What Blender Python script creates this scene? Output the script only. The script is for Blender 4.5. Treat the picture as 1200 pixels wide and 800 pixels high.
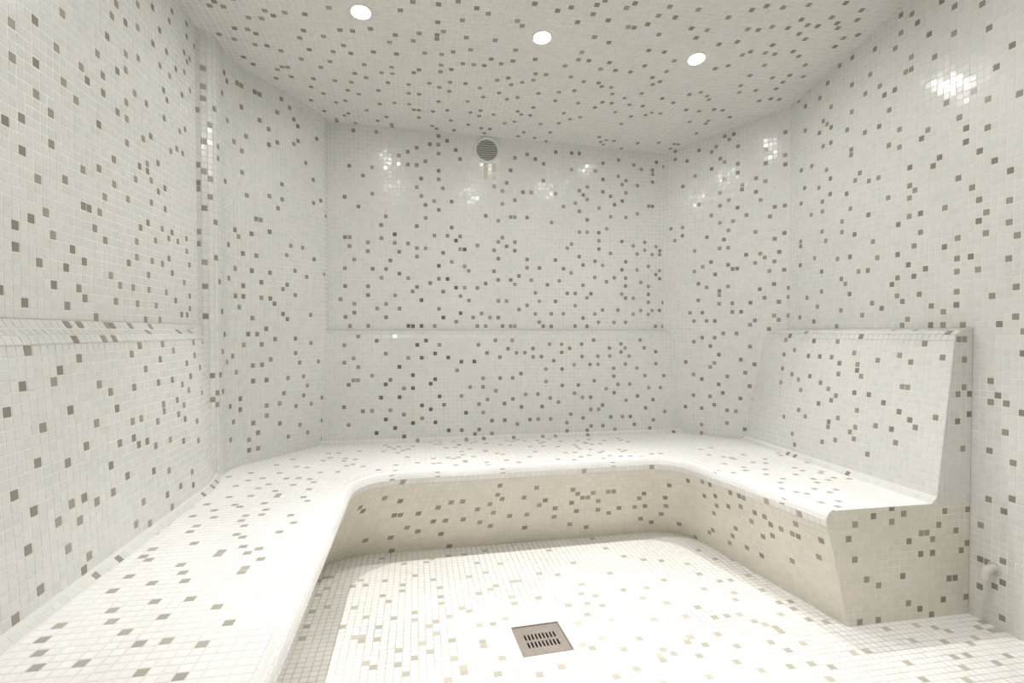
import bpy, math
import numpy as np
from mathutils import Matrix, Vector

# ------------------------------------------------------------------ frame
# Plan units: 1 unit = S metres, origin under the camera, x right, y into the
# room, z measured from the eye level.  world() turns them into metres with
# the floor at z = 0.
S = 0.65
FLOOR = -1.665
YAW = 10.2
PITCH = 1.1
FPX = 617.0
sc = bpy.context.scene
for o in list(bpy.data.objects):
    bpy.data.objects.remove(o)
C = sc.collection

cam = bpy.data.cameras.new('camera')
cam.sensor_width = 36.0
cam.lens = FPX / 1200.0 * 36.0
cam.clip_start = 0.02
camo = bpy.data.objects.new('camera', cam)
C.objects.link(camo)
camo.location = (0, 0, -FLOOR * S)
camo.rotation_euler = (math.radians(90 - PITCH), 0, math.radians(-YAW))
sc.camera = camo

w = bpy.data.worlds.new('world')
sc.world = w
w.use_nodes = True
w.node_tree.nodes['Background'].inputs[0].default_value = (0.9, 0.9, 0.88, 1)
w.node_tree.nodes['Background'].inputs[1].default_value = 0.0

sc.view_settings.view_transform = 'Standard'
sc.view_settings.look = 'None'
sc.view_settings.gamma = 1.0
sc.view_settings.use_curve_mapping = False
sc.view_settings.exposure = 0.48
sc.cycles.max_bounces = 14
sc.cycles.diffuse_bounces = 10
sc.cycles.glossy_bounces = 4
sc.cycles.sample_clamp_indirect = 6.0

LAMP_W = 41.0            # watts of each ceiling downlight in view
LAMP_W2 = 37.0           # and of the second row, nearer the entrance
LAMP_CONE = 64.0
LAMP_BLEND = 0.8

rng = np.random.default_rng(11)

# ------------------------------------------------------------------ helpers
def world(p):
    p = np.asarray(p, float)
    q = p * S
    q[..., 2] = (p[..., 2] - FLOOR) * S
    return q

def project(P):
    """world points -> pixel of the 1200x800 frame (used only to rank tiles by size)"""
    a = math.radians(YAW); b = math.radians(PITCH)
    r = np.array([math.cos(a), -math.sin(a), 0])
    f = np.array([math.sin(a) * math.cos(b), math.cos(a) * math.cos(b), -math.sin(b)])
    u = np.cross(r, f)
    d = P - np.array([0, 0, -FLOOR * S])
    z = d @ f
    z = np.where(z < 0.05, np.nan, z)
    return 600 + FPX * (d @ r) / z, 400 - FPX * (d @ u) / z

def link(name, me, parent=None, mat=None):
    o = bpy.data.objects.new(name, me)
    C.objects.link(o)
    if mat is not None:
        me.materials.append(mat)
    if parent is not None:
        o.parent = parent
    return o

def mesh_np(name, verts, faces):
    me = bpy.data.meshes.new(name)
    me.from_pydata([tuple(v) for v in verts], [], [tuple(int(i) for i in f) for f in faces])
    me.update()
    return me

def empty(name, loc):
    o = bpy.data.objects.new(name, None)
    o.empty_display_size = 0.05
    C.objects.link(o)
    o.location = loc
    return o

def tag(o, label=None, cat=None, group=None, kind=None):
    if label: o['label'] = label
    if cat: o['category'] = cat
    if group: o['group'] = group
    if kind: o['kind'] = kind
    return o

# ------------------------------------------------------------------ materials
def mat_basic(name, col, rough, noise=0.0, nscale=6.0, tint=None, metallic=0.0, spec=0.5, bump=0.0, bscale=200.0):
    m = bpy.data.materials.new(name)
    m.use_nodes = True
    nt = m.node_tree
    b = nt.nodes['Principled BSDF']
    b.inputs['Base Color'].default_value = (*col, 1)
    b.inputs['Roughness'].default_value = rough
    b.inputs['Metallic'].default_value = metallic
    b.inputs['Specular IOR Level'].default_value = spec
    geo = nt.nodes.new('ShaderNodeNewGeometry')
    if noise > 0:
        nz = nt.nodes.new('ShaderNodeTexNoise')
        nz.inputs['Scale'].default_value = nscale
        nz.inputs['Detail'].default_value = 3.0
        nt.links.new(geo.outputs['Position'], nz.inputs['Vector'])
        rp = nt.nodes.new('ShaderNodeValToRGB')
        rp.color_ramp.elements[0].position = 0.35
        rp.color_ramp.elements[1].position = 0.68
        t = tint or tuple(c * (1 - noise) for c in col)
        rp.color_ramp.elements[0].color = (*t, 1)
        rp.color_ramp.elements[1].color = (*col, 1)
        nt.links.new(nz.outputs['Fac'], rp.inputs['Fac'])
        nt.links.new(rp.outputs['Color'], b.inputs['Base Color'])
    if bump > 0:
        n2 = nt.nodes.new('ShaderNodeTexNoise')
        n2.inputs['Scale'].default_value = bscale
        nt.links.new(geo.outputs['Position'], n2.inputs['Vector'])
        bp = nt.nodes.new('ShaderNodeBump')
        bp.inputs['Strength'].default_value = bump
        bp.inputs['Distance'].default_value = 0.001
        nt.links.new(n2.outputs['Fac'], bp.inputs['Height'])
        nt.links.new(bp.outputs['Normal'], b.inputs['Normal'])
    return m

def emis(name, col, strength):
    m = bpy.data.materials.new(name)
    m.use_nodes = True
    b = m.node_tree.nodes['Principled BSDF']
    b.inputs['Base Color'].default_value = (*col, 1)
    b.inputs['Emission Color'].default_value = (*col, 1)
    b.inputs['Emission Strength'].default_value = strength
    return m

# wall glass mosaic: three close whites, three grey accents
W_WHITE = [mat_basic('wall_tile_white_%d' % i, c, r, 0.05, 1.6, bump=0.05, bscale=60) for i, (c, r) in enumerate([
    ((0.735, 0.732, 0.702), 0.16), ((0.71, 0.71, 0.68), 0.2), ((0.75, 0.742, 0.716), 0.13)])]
W_GREY = [mat_basic('wall_tile_grey_%d' % i, c, r) for i, (c, r) in enumerate([
    ((0.30, 0.288, 0.24), 0.2), ((0.34, 0.325, 0.27), 0.25), ((0.255, 0.245, 0.20), 0.18)])]
W_DARK = [mat_basic('wall_tile_dark_grey', (0.15, 0.145, 0.12), 0.2), mat_basic('wall_tile_stained', (0.62, 0.59, 0.47), 0.4)]
# floor and seat mosaic is whiter and less polished
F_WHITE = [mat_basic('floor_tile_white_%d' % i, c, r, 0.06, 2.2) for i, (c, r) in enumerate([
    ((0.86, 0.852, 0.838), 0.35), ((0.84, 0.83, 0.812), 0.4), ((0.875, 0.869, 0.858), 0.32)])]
F_GREY = [mat_basic('floor_tile_grey_%d' % i, c, 0.35) for i, c in enumerate([
    (0.47, 0.445, 0.38), (0.53, 0.50, 0.43), (0.44, 0.42, 0.365)])]
S_GREY = [mat_basic('seat_tile_grey_%d' % i, c, 0.35) for i, c in enumerate([
    (0.37, 0.355, 0.305), (0.42, 0.40, 0.345), (0.40, 0.37, 0.325)])]
G_WALL = mat_basic('wall_grout', (0.80, 0.792, 0.765), 0.85, 0.12, 3.0)
G_SEAT = mat_basic('seat_grout', (0.83, 0.815, 0.79), 0.85, 0.15, 4.0)
G_FLOOR = mat_basic('floor_grout', (0.72, 0.685, 0.61), 0.9, 0.3, 3.0)
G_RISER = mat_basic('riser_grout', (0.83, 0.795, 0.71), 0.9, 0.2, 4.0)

R_SHADE_TINT = [mat_basic('riser_tile_shade_tint_%d' % i, c, 0.3, 0.08, 2.5) for i, c in enumerate([  # white tile, yellow cast of its shade and some limescale put into colour
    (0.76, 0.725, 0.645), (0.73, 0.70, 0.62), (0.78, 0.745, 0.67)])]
SETS = {'riser': (R_SHADE_TINT, W_GREY, W_GREY), 'wall': (W_WHITE, W_GREY, W_DARK), 'floor': (F_WHITE, F_GREY, F_GREY), 'seat': (F_WHITE, S_GREY, S_GREY)}

# ------------------------------------------------------------------ mosaic
PITCH_T = 0.04           # tile pitch in plan units (26 mm)
GAP = 0.0042             # joint
TH = 0.0007              # tile proud of the grout, metres

#@ACC
ACCENTS = {     # (i0, i1, j0, j1) part of the grid seen, then the grey cells
    'wall_left': ((52, 99, 0, 56), [(53,2),(54,17),(55,6),(55,8),(55,23),(55,26),(56,1),(56,15),(56,18),(57,9),(58,5),
        (58,13),(58,21),(58,24),(58,28),(59,10),(60,3),(60,8),(60,17),(60,20),(61,27),(62,1),(62,5),(62,14),(62,24),
        (62,31),(63,7),(64,3),(64,23),(65,2),(65,6),(65,12),(65,16),(65,27),(66,12),(66,26),(67,0),(67,10),(68,12),
        (68,17),(68,22),(68,30),(69,9),(69,14),(69,26),(69,28),(70,5),(70,33),(71,2),(71,16),(71,19),(71,36),(72,4),
        (72,25),(72,30),(72,38),(74,7),(74,15),(74,22),(74,25),(74,27),(74,31),(74,33),(74,37),(75,4),(76,2),(76,8),
        (76,10),(76,18),(76,29),(77,12),(77,20),(77,34),(77,38),(77,41),(78,0),(78,24),(79,4),(79,6),(79,13),(79,20),
        (79,21),(79,29),(80,8),(80,16),(80,19),(80,25),(81,2),(81,11),(81,38),(81,43),(82,0),(82,18),(82,22),(83,8),
        (83,13),(83,36),(83,41),(84,4),(84,16),(84,19),(84,29),(84,33),(85,9),(85,12),(85,32),(85,39),(86,7),(86,13),
        (86,25),(86,36),(86,44),(87,3),(87,46),(88,12),(88,26),(88,38),(89,1),(89,29),(90,6),(90,26),(90,35),(91,1),
        (91,11),(91,13),(91,30),(91,39),(91,42),(92,2),(92,4),(92,9),(92,41),(92,45),(92,47),(93,37),(93,42),(93,49),
        (95,45),]),
    'backrest_L': ((32, 88, 0, 26), [(34,0),(35,10),(35,17),(36,5),(37,1),(37,8),(37,19),(38,12),(38,22),(39,15),
        (40,6),(41,3),(41,19),(42,7),(42,11),(42,20),(43,0),(43,5),(43,16),(44,1),(44,7),(45,12),(45,21),(45,23),
        (46,6),(46,25),(47,14),(48,18),(48,25),(49,6),(49,9),(50,17),(50,23),(51,11),(51,15),(52,7),(52,23),(53,1),
        (53,25),(54,11),(54,13),(54,25),(55,3),(55,10),(55,17),(55,21),(56,0),(56,13),(57,10),(57,22),(58,6),(58,19),
        (58,25),(59,9),(60,12),(61,2),(61,17),(61,24),(62,0),(62,5),(62,13),(62,14),(62,20),(63,9),(63,22),(63,25),
        (65,2),(65,17),(66,12),(66,14),(66,21),(67,8),(68,11),(68,13),(68,16),(69,1),(69,3),(70,15),(70,19),(70,24),
        (71,17),(72,7),(72,10),(73,20),(73,22),(74,24),(75,14),(75,18),(78,22),(83,18),(84,20),(84,23),]),
    'cove_L': ((31, 88, 0, 1), [(44,0),(48,0),(71,0),(75,0),(78,0),]),
    'seat_near': ((0, 25, 23, 49), [(4,33),(4,35),(5,31),(5,41),(5,44),(5,48),(6,29),(7,37),(8,35),(8,42),(9,29),
        (9,46),(10,33),(10,38),(10,44),(11,42),(12,31),(12,35),(12,48),(13,38),(14,27),(14,31),(15,48),(16,36),
        (16,43),(16,44),(17,26),(17,30),(17,46),(18,33),]),
    'seat_far': ((0, 27, 0, 58, 84, 111, 0, 58), [(2,7),(2,10),(2,17),(2,33),(4,0),(4,2),(4,13),(4,18),(5,27),(5,35),(6,7),(6,9),
        (6,15),(6,21),(6,30),(7,12),(8,3),(8,17),(8,31),(8,40),(9,16),(9,21),(9,25),(10,27),(10,34),(10,44),(11,10),
        (11,12),(12,0),(12,5),(12,8),(12,17),(12,23),(12,30),(12,38),(13,4),(13,12),(13,14),(13,20),(13,21),(14,1),
        (14,26),(14,30),(14,37),(16,0),(16,29),(16,42),(16,48),(17,5),(17,11),(17,19),(17,23),(17,27),(17,33),(17,44),
        (18,8),(18,17),(18,48),(20,33),(20,41),(20,43),(21,37),(22,38),(22,42),(22,49),(24,36),(89,20),(91,10),
        (91,26),(92,3),(92,8),(92,21),(92,33),(93,1),(93,7),(93,13),(93,23),(93,38),(94,18),(94,31),(95,3),(95,15),
        (95,29),(95,30),(96,9),(96,21),(96,39),(97,7),(97,26),(99,8),(99,12),(99,17),(99,25),(99,32),(100,14),
        (101,28),(102,13),(102,19),(102,21),(104,14),(104,17),(105,18),(106,13),(106,30),(107,24),(107,32),(108,27),]),
    'lip': ((41, 189, 0, 4), [(100,1),(102,2),(108,1),(120,1),(136,2),(142,1),(150,2),(164,0),(176,2),(179,1),(182,2),
        (183,3),]),
    'wall_right': ((20, 68, 0, 58), [(22,1),(22,5),(22,12),(22,31),(23,9),(23,14),(23,17),(23,21),(23,38),(24,0),
        (25,4),(25,23),(25,36),(26,13),(26,16),(26,28),(26,32),(26,42),(27,8),(27,15),(27,18),(27,25),(27,46),(28,10),
        (28,20),(28,34),(29,0),(29,27),(29,29),(29,37),(30,3),(30,5),(30,8),(30,10),(30,13),(30,22),(30,31),(31,44),
        (31,48),(32,0),(32,2),(32,12),(32,18),(32,34),(33,26),(33,50),(34,0),(34,3),(34,25),(34,42),(35,9),(35,31),
        (35,46),(36,5),(36,15),(36,18),(36,30),(37,8),(37,13),(37,22),(37,49),(38,1),(38,10),(38,18),(38,21),(38,23),
        (38,26),(38,42),(38,44),(38,51),(39,0),(39,4),(39,42),(40,5),(40,8),(40,12),(40,17),(40,30),(40,33),(40,49),
        (40,52),(41,7),(41,40),(41,47),(42,22),(42,31),(42,37),(43,3),(43,40),(44,12),(44,26),(44,35),(44,42),(45,4),
        (45,15),(45,49),(45,53),(46,10),(46,20),(46,26),(46,45),(47,2),(47,35),(47,42),(48,10),(48,28),(49,17),
        (49,27),(50,6),(50,13),(50,22),(50,32),(50,33),(50,40),(50,45),(50,50),(51,8),(51,25),(51,37),(52,3),(52,9),
        (52,18),(52,20),(52,52),(53,0),(53,13),(53,50),(54,51),(55,26),(55,29),(55,36),(55,39),(55,43),(56,17),
        (56,31),(56,40),(56,48),(57,7),(57,11),(57,19),(57,23),(57,25),(57,36),(57,41),(58,4),(58,28),(58,39),(58,46),
        (59,1),(59,14),(60,23),(60,33),(60,50),(61,6),(61,49),(62,29),(62,41),(62,46),(63,2),(63,13),(63,17),(63,18),
        (63,26),(63,33),(64,48),]),
    'wall_right_low': ((19, 28, 0, 42), [(21,30),(21,38),(21,41),(22,18),(22,23),(23,1),(23,6),(23,9),(23,16),(23,27),
        (23,31),(24,5),(24,32),(25,8),(25,17),(25,24),(25,31),(25,34),(26,4),(26,8),(26,13),]),
    'backrest_R': ((0, 48, 0, 27), [(1,11),(1,20),(1,24),(4,9),(4,22),(5,10),(6,15),(6,19),(7,6),(7,11),(7,15),(7,25),
        (8,8),(8,20),(10,12),(11,8),(11,25),(12,3),(12,19),(13,13),(15,5),(15,7),(15,10),(15,16),(16,6),(16,13),
        (16,17),(16,18),(16,23),(17,20),(19,4),(19,8),(20,12),(20,16),(20,18),(21,6),(21,7),(21,11),(21,22),(22,3),
        (22,13),(22,19),(24,10),(24,14),(25,19),(27,7),(27,15),(27,22),(28,19),(29,1),(29,8),(29,12),(30,3),(30,14),
        (30,24),(32,15),(32,20),(33,6),(34,23),(35,13),(35,16),(35,19),(35,22),]),
    'backrest_end': ((0, 24, 0, 43), [(21,28),(21,32),(21,40),(22,24),(22,33),(22,37),(22,40),(23,29),(23,32),]),
    'end_panel': ((0, 24, 0, 43), [(3,12),(4,9),(4,14),(5,0),(6,6),(7,15),(8,0),(8,5),(10,14),(10,16),(12,6),(12,15),
        (13,2),(13,11),(15,1),(15,9),(15,12),(16,12),(17,0),(17,9),(17,11),(18,13),(19,2),(19,15),(20,5),(21,5),
        (21,12),(22,9),(23,2),(23,10),(23,15),]),
    'ceiling': ((0, 117, 67, 114), [(4,91),(5,84),(6,83),(6,92),(6,97),(7,84),(7,89),(7,99),(9,82),(9,89),(9,93),
        (10,86),(10,90),(10,103),(10,108),(11,93),(11,100),(11,111),(12,86),(12,99),(13,84),(13,94),(13,99),(13,102),
        (13,113),(14,85),(15,110),(16,84),(16,96),(16,105),(17,90),(17,102),(17,114),(18,88),(18,93),(18,107),(19,84),
        (19,98),(19,117),(20,110),(21,89),(21,96),(21,102),(21,115),(22,93),(22,109),(23,82),(23,105),(24,87),(24,91),
        (24,102),(25,93),(25,99),(25,106),(26,87),(26,112),(27,96),(27,100),(29,86),(29,92),(29,104),(29,109),(30,98),
        (30,114),(31,101),(32,89),(32,96),(32,98),(32,108),(33,87),(33,92),(34,81),(35,101),(35,104),(35,108),(36,79),
        (36,88),(36,97),(36,110),(37,86),(37,96),(37,104),(37,110),(37,113),(38,91),(39,100),(40,79),(40,83),(40,86),
        (40,87),(40,110),(41,85),(41,91),(41,94),(41,96),(41,101),(41,106),(43,78),(43,90),(43,95),(43,99),(43,102),
        (43,109),(44,82),(44,113),(45,86),(45,93),(46,79),(46,89),(46,99),(47,93),(47,105),(48,80),(48,109),(49,93),
        (49,100),(50,86),(50,91),(50,103),(50,108),(50,110),(51,115),(52,92),(52,97),(53,81),(53,101),(53,109),
        (53,115),(54,82),(54,88),(54,91),(54,96),(55,77),(55,98),(55,103),(56,112),(57,97),(57,102),(58,90),(58,107),
        (58,111),(59,78),(59,94),(59,96),(59,108),(61,77),(61,94),(61,100),(61,105),(61,108),(63,80),(64,91),(64,111),
        (65,76),(65,78),(65,99),(65,102),(66,75),(66,87),(66,89),(66,94),(67,83),(68,79),(68,89),(68,98),(68,106),
        (68,110),(69,95),(70,76),(70,84),(70,102),(70,108),(71,75),(71,91),(72,80),(72,89),(72,95),(72,107),(73,80),
        (73,96),(74,91),(74,103),(75,79),(75,96),(75,101),(76,77),(76,98),(77,75),(77,91),(77,101),(78,81),(78,85),
        (79,77),(79,89),(79,99),(79,104),(81,85),(81,101),(82,75),(82,92),(82,97),(82,108),(83,79),(83,94),(83,105),
        (84,87),(84,90),(84,93),(84,101),(85,81),(86,79),(86,104),(87,98),(87,103),(88,76),(89,103),(90,82),(90,99),
        (91,74),(92,96),(93,73),(93,78),(93,81),(93,88),(94,95),(94,101),(95,78),(95,87),(96,73),(96,84),(96,96),
        (97,77),(97,83),(97,97),(97,101),(97,105),(100,72),(100,77),(100,81),(100,83),(100,100),(101,75),(101,89),
        (101,92),(101,104),(101,105),(101,109),(102,83),(102,86),(102,94),(102,100),(103,76),(103,78),(105,76),
        (105,79),(105,82),(105,93),(105,102),(106,71),(106,74),(106,89),(107,83),(108,75),(108,96),(109,76),(109,88),
        (109,90),(109,92),(110,72),(110,85),(110,95),(111,74),(112,78),(112,80),(112,88),(112,95),(114,77),]),
    'floor': ((0, 102, 65, 121), [(3,89),(3,99),(4,94),(4,100),(5,108),(6,91),(6,94),(6,98),(6,103),(6,109),(7,105),
        (7,109),(8,99),(11,93),(11,105),(12,98),(12,107),(13,90),(13,105),(14,89),(14,90),(14,95),(15,84),(15,115),
        (16,83),(16,89),(16,92),(16,101),(16,106),(17,99),(18,94),(19,83),(19,86),(19,102),(19,104),(19,112),(20,81),
        (21,84),(21,93),(21,95),(21,107),(22,87),(23,85),(23,91),(23,112),(24,89),(24,92),(24,105),(24,113),(25,79),
        (25,97),(25,99),(25,102),(26,83),(26,87),(26,93),(27,80),(27,81),(27,114),(27,118),(28,95),(29,94),(30,85),
        (30,86),(30,90),(30,105),(30,114),(31,79),(31,99),(32,82),(32,90),(32,110),(33,100),(33,106),(34,91),(34,101),
        (34,115),(36,78),(36,95),(36,97),(36,109),(37,102),(38,102),(39,79),(40,96),(41,120),(42,104),(43,83),(44,82),
        (44,88),(44,93),(45,76),(45,103),(46,84),(46,90),(46,113),(46,119),(47,93),(47,96),(48,77),(48,81),(48,99),
        (49,88),(49,92),(49,95),(49,107),(49,119),(50,74),(51,83),(52,78),(52,79),(53,80),(54,79),(54,96),(54,102),
        (55,87),(56,74),(56,93),(56,117),(57,78),(57,81),(57,112),(58,82),(58,96),(59,80),(59,91),(59,108),(60,87),
        (61,76),(62,82),(62,98),(62,106),(63,74),(63,79),(63,89),(64,86),(65,105),(66,86),(67,74),(67,94),(68,79),
        (68,86),(69,77),(69,84),(69,99),(69,103),(70,71),(70,74),(70,83),(70,90),(71,81),(71,82),(71,92),(71,96),
        (72,73),(72,78),(73,96),(74,85),(74,108),(75,104),(76,88),(76,92),(77,75),(77,83),(77,86),(77,97),(78,88),
        (78,103),(78,109),(79,75),(79,82),(81,69),(82,72),(86,68),(86,79),(87,76),(88,70),(89,72),(91,72),(91,75),
        (91,79),(93,70),(93,78),(94,74),(94,77),(96,71),(96,75),(99,77),(100,76),(101,76),(101,78),]),
    'riser': ((46, 189, 0, 14), [(96,3),(97,4),(100,2),(100,11),(103,3),(103,6),(104,6),(104,11),(106,9),(107,6),
        (108,10),(110,5),(110,8),(112,4),(112,8),(112,11),(114,4),(115,8),(117,6),(118,9),(119,5),(120,1),(120,3),
        (120,7),(120,10),(121,4),(123,8),(125,4),(126,8),(126,11),(127,2),(128,6),(129,5),(131,7),(131,9),(134,3),
        (134,6),(134,11),(135,4),(135,8),(136,5),(137,5),(137,12),(138,4),(139,6),(139,8),(141,4),(141,9),(142,4),
        (143,8),(146,8),(147,6),(147,11),(148,5),(148,8),(149,12),(151,10),(152,6),(152,8),(153,3),(154,12),(157,1),
        (161,0),(161,3),(161,11),(162,10),(163,0),(163,6),(164,2),(164,4),(166,11),(167,3),(167,9),(168,0),(168,7),
        (170,0),(170,2),(170,10),(171,0),(172,4),(173,2),(173,10),(174,6),(175,2),(176,3),(176,5),(178,3),(179,8),
        (180,3),(181,1),(181,3),(184,5),(185,2),]),
    'corner_left': ((0, 37, 0, 77), [(0,43),(0,44),(0,48),(0,55),(0,58),(1,39),(1,41),(1,48),(1,49),(1,52),(1,61),
        (2,27),(2,32),(2,36),(2,45),(2,51),(2,56),(2,63),(2,65),(2,68),(3,13),(3,17),(3,47),(3,50),(3,59),(4,12),
        (4,14),(4,37),(4,43),(4,62),(5,17),(5,33),(5,54),(5,56),(6,14),(6,21),(6,28),(7,24),(7,66),(8,19),(8,51),
        (8,70),(9,5),(9,11),(9,34),(9,40),(9,62),(9,69),(10,8),(10,20),(11,17),(11,31),(11,36),(11,43),(11,59),
        (12,10),(12,12),(12,29),(12,42),(12,70),(13,22),(13,31),(13,33),(13,39),(13,54),(13,58),(13,66),(13,70),
        (14,2),(14,4),(14,24),(14,50),(14,61),(15,7),(15,15),(15,18),(15,27),(15,36),(15,43),(16,2),(16,5),(16,24),
        (16,39),(16,46),(16,70),(17,18),(17,22),(17,31),(17,34),(17,46),(17,65),(17,70),(18,8),(18,10),(18,15),
        (18,25),(19,19),(19,31),(19,36),(19,44),(19,51),(19,61),(19,64),(20,23),(20,30),(21,6),(21,10),(21,49),
        (21,62),(21,68),(22,12),(22,28),(22,33),(22,51),(22,54),(22,71),(23,3),(23,15),(23,27),(23,34),(23,40),
        (24,42),(24,70),(25,9),(25,20),(25,23),(25,32),(25,37),(25,63),(25,68),(26,5),(26,18),(26,64),(26,67),(27,11),
        (27,15),(27,42),(28,3),(28,13),(28,36),(28,60),(29,9),(29,22),(29,28),(30,40),(30,52),(30,57),(31,18),(31,66),
        (32,1),(32,5),(32,10),(32,53),(33,37),(34,50),(36,58),(36,61),(36,65),]),
    'corner_right': ((0, 31, 0, 75), [(2,50),(3,47),(3,67),(3,69),(5,48),(5,50),(5,60),(6,6),(6,17),(6,66),(7,29),
        (8,9),(8,14),(8,22),(8,27),(8,39),(8,44),(8,62),(9,32),(9,36),(9,55),(9,68),(10,0),(10,2),(10,6),(10,13),
        (10,23),(10,29),(10,40),(11,27),(11,35),(11,47),(12,9),(12,16),(12,21),(12,41),(12,52),(12,63),(12,67),(13,7),
        (13,17),(13,23),(13,27),(13,38),(13,68),(14,12),(14,19),(14,31),(14,33),(14,34),(14,44),(14,50),(14,54),
        (14,57),(14,65),(15,10),(15,24),(15,46),(15,60),(15,64),(15,70),(16,3),(16,6),(16,14),(16,35),(16,40),(16,44),
        (16,48),(16,55),(16,69),(17,29),(17,31),(17,39),(17,50),(17,70),(18,6),(18,24),(18,39),(18,53),(18,61),
        (18,63),(18,67),(19,9),(19,18),(19,29),(19,57),(19,58),(20,2),(20,15),(20,42),(20,51),(21,12),(21,21),(21,26),
        (21,31),(22,7),(22,9),(22,17),(22,27),(22,40),(22,47),(22,56),(22,59),(23,3),(23,34),(23,42),(23,54),(24,9),
        (24,15),(24,17),(24,32),(24,41),(24,58),(24,62),(24,65),(25,25),(25,38),(25,50),(26,3),(26,28),(26,35),
        (26,40),(26,45),(26,52),(27,27),(27,31),(27,42),(28,38),(28,46),(28,52),(28,61),(28,63),(28,68),(29,28),
        (29,32),(29,34),(30,42),]),
    'wall_back': ((0, 86, 0, 48), [(5,6),(6,2),(6,9),(6,13),(6,20),(6,29),(7,0),(7,18),(7,20),(7,36),(8,3),(8,5),
        (8,15),(8,44),(9,27),(10,34),(11,0),(11,7),(11,9),(11,17),(11,19),(12,13),(12,30),(12,36),(13,4),(13,44),
        (14,11),(14,20),(14,23),(15,2),(15,5),(15,13),(15,25),(16,15),(17,7),(17,19),(17,21),(18,4),(18,12),(18,17),
        (18,39),(20,0),(20,11),(20,19),(20,37),(20,40),(21,0),(21,8),(22,9),(22,16),(22,18),(22,23),(22,32),(22,37),
        (22,41),(23,0),(23,6),(23,30),(23,34),(24,18),(24,25),(24,28),(24,38),(25,10),(25,42),(26,0),(26,21),(26,29),
        (27,4),(27,11),(27,14),(27,27),(27,34),(27,36),(27,40),(27,42),(27,44),(28,2),(28,8),(28,17),(28,32),(29,11),
        (29,21),(29,43),(30,15),(30,23),(30,29),(31,1),(31,9),(31,20),(31,41),(32,3),(32,7),(32,18),(32,21),(32,39),
        (33,9),(33,14),(33,18),(34,6),(34,13),(35,2),(36,0),(36,9),(36,19),(37,3),(38,0),(38,10),(38,26),(39,2),
        (40,13),(40,18),(40,33),(41,2),(41,6),(41,11),(41,16),(41,20),(41,25),(42,0),(42,21),(42,29),(42,32),(43,6),
        (43,19),(43,34),(44,0),(44,11),(44,26),(44,37),(45,0),(45,10),(45,18),(45,20),(45,26),(45,30),(45,40),(46,4),
        (46,12),(47,32),(48,5),(48,14),(48,16),(48,26),(48,41),(49,11),(49,32),(50,3),(50,8),(50,40),(51,1),(51,6),
        (51,14),(52,0),(52,35),(52,39),(53,10),(54,0),(54,3),(54,25),(55,6),(55,16),(55,32),(55,42),(56,11),(57,3),
        (57,14),(57,29),(58,8),(58,19),(59,13),(59,20),(59,38),(59,42),(60,0),(60,5),(60,8),(60,30),(61,17),(61,23),
        (61,28),(61,33),(61,42),(62,2),(62,10),(62,15),(62,32),(63,0),(63,7),(63,23),(63,26),(63,31),(63,34),(64,8),
        (65,3),(65,12),(65,16),(65,38),(66,1),(66,19),(66,21),(66,23),(66,29),(67,4),(67,15),(67,33),(67,36),(67,40),
        (68,11),(68,24),(69,18),(69,27),(69,32),(70,1),(70,12),(70,30),(71,4),(71,37),(71,41),(72,8),(72,14),(72,21),
        (72,31),(72,35),(73,1),(73,7),(73,10),(73,12),(73,16),(73,27),(73,33),(73,36),(75,3),(75,7),(75,20),(75,40),
        (76,14),(76,18),(76,28),(76,35),(77,4),(77,11),(77,39),(78,19),(78,21),(79,3),(79,6),(79,8),(79,10),(79,15),
        (79,30),(80,4),(80,18),(80,30),(80,36),(80,38),(80,39),(81,0),(81,13),(81,20),(81,41),(82,4),(82,12),(82,14),
        (82,18),(82,19),(83,0),(83,6),(83,40),]),
    'backrest_B': ((0, 89, 0, 26), [(5,7),(5,17),(5,21),(6,3),(6,12),(7,13),(7,18),(8,13),(8,16),(8,23),(9,6),(11,6),
        (11,14),(12,1),(12,22),(13,9),(14,4),(14,12),(14,19),(15,6),(15,13),(16,2),(17,9),(17,16),(18,0),(18,5),
        (18,11),(19,18),(20,3),(20,11),(20,14),(21,21),(22,4),(22,7),(22,18),(23,22),(24,6),(24,12),(25,3),(25,13),
        (25,19),(26,9),(26,21),(27,7),(28,1),(28,18),(30,15),(31,1),(31,9),(31,17),(32,5),(33,11),(34,0),(34,17),
        (35,1),(35,7),(35,21),(36,5),(36,11),(36,13),(37,8),(37,19),(38,0),(38,3),(39,10),(39,22),(40,13),(40,18),
        (41,3),(41,7),(42,20),(43,8),(43,13),(43,22),(44,2),(44,19),(45,6),(45,14),(46,9),(46,19),(47,3),(48,18),
        (48,20),(49,3),(49,9),(50,6),(50,18),(51,12),(51,15),(52,3),(52,8),(52,21),(53,17),(54,7),(55,11),(55,15),
        (55,19),(55,21),(56,0),(56,2),(57,4),(57,20),(58,9),(58,16),(59,11),(60,3),(60,8),(60,18),(60,21),(61,0),
        (62,1),(62,5),(62,8),(62,16),(63,12),(63,22),(64,5),(64,16),(64,18),(65,1),(65,6),(66,10),(67,3),(67,18),
        (67,20),(68,0),(68,9),(68,13),(68,15),(69,11),(70,3),(70,19),(70,21),(71,7),(71,16),(71,20),(72,3),(72,11),
        (72,18),(73,1),(74,8),(74,15),(75,22),(76,5),(76,13),(76,20),(77,0),(77,10),(78,2),(78,7),(79,16),(79,19),
        (80,10),(81,4),(81,13),]),
}
#@END

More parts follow.
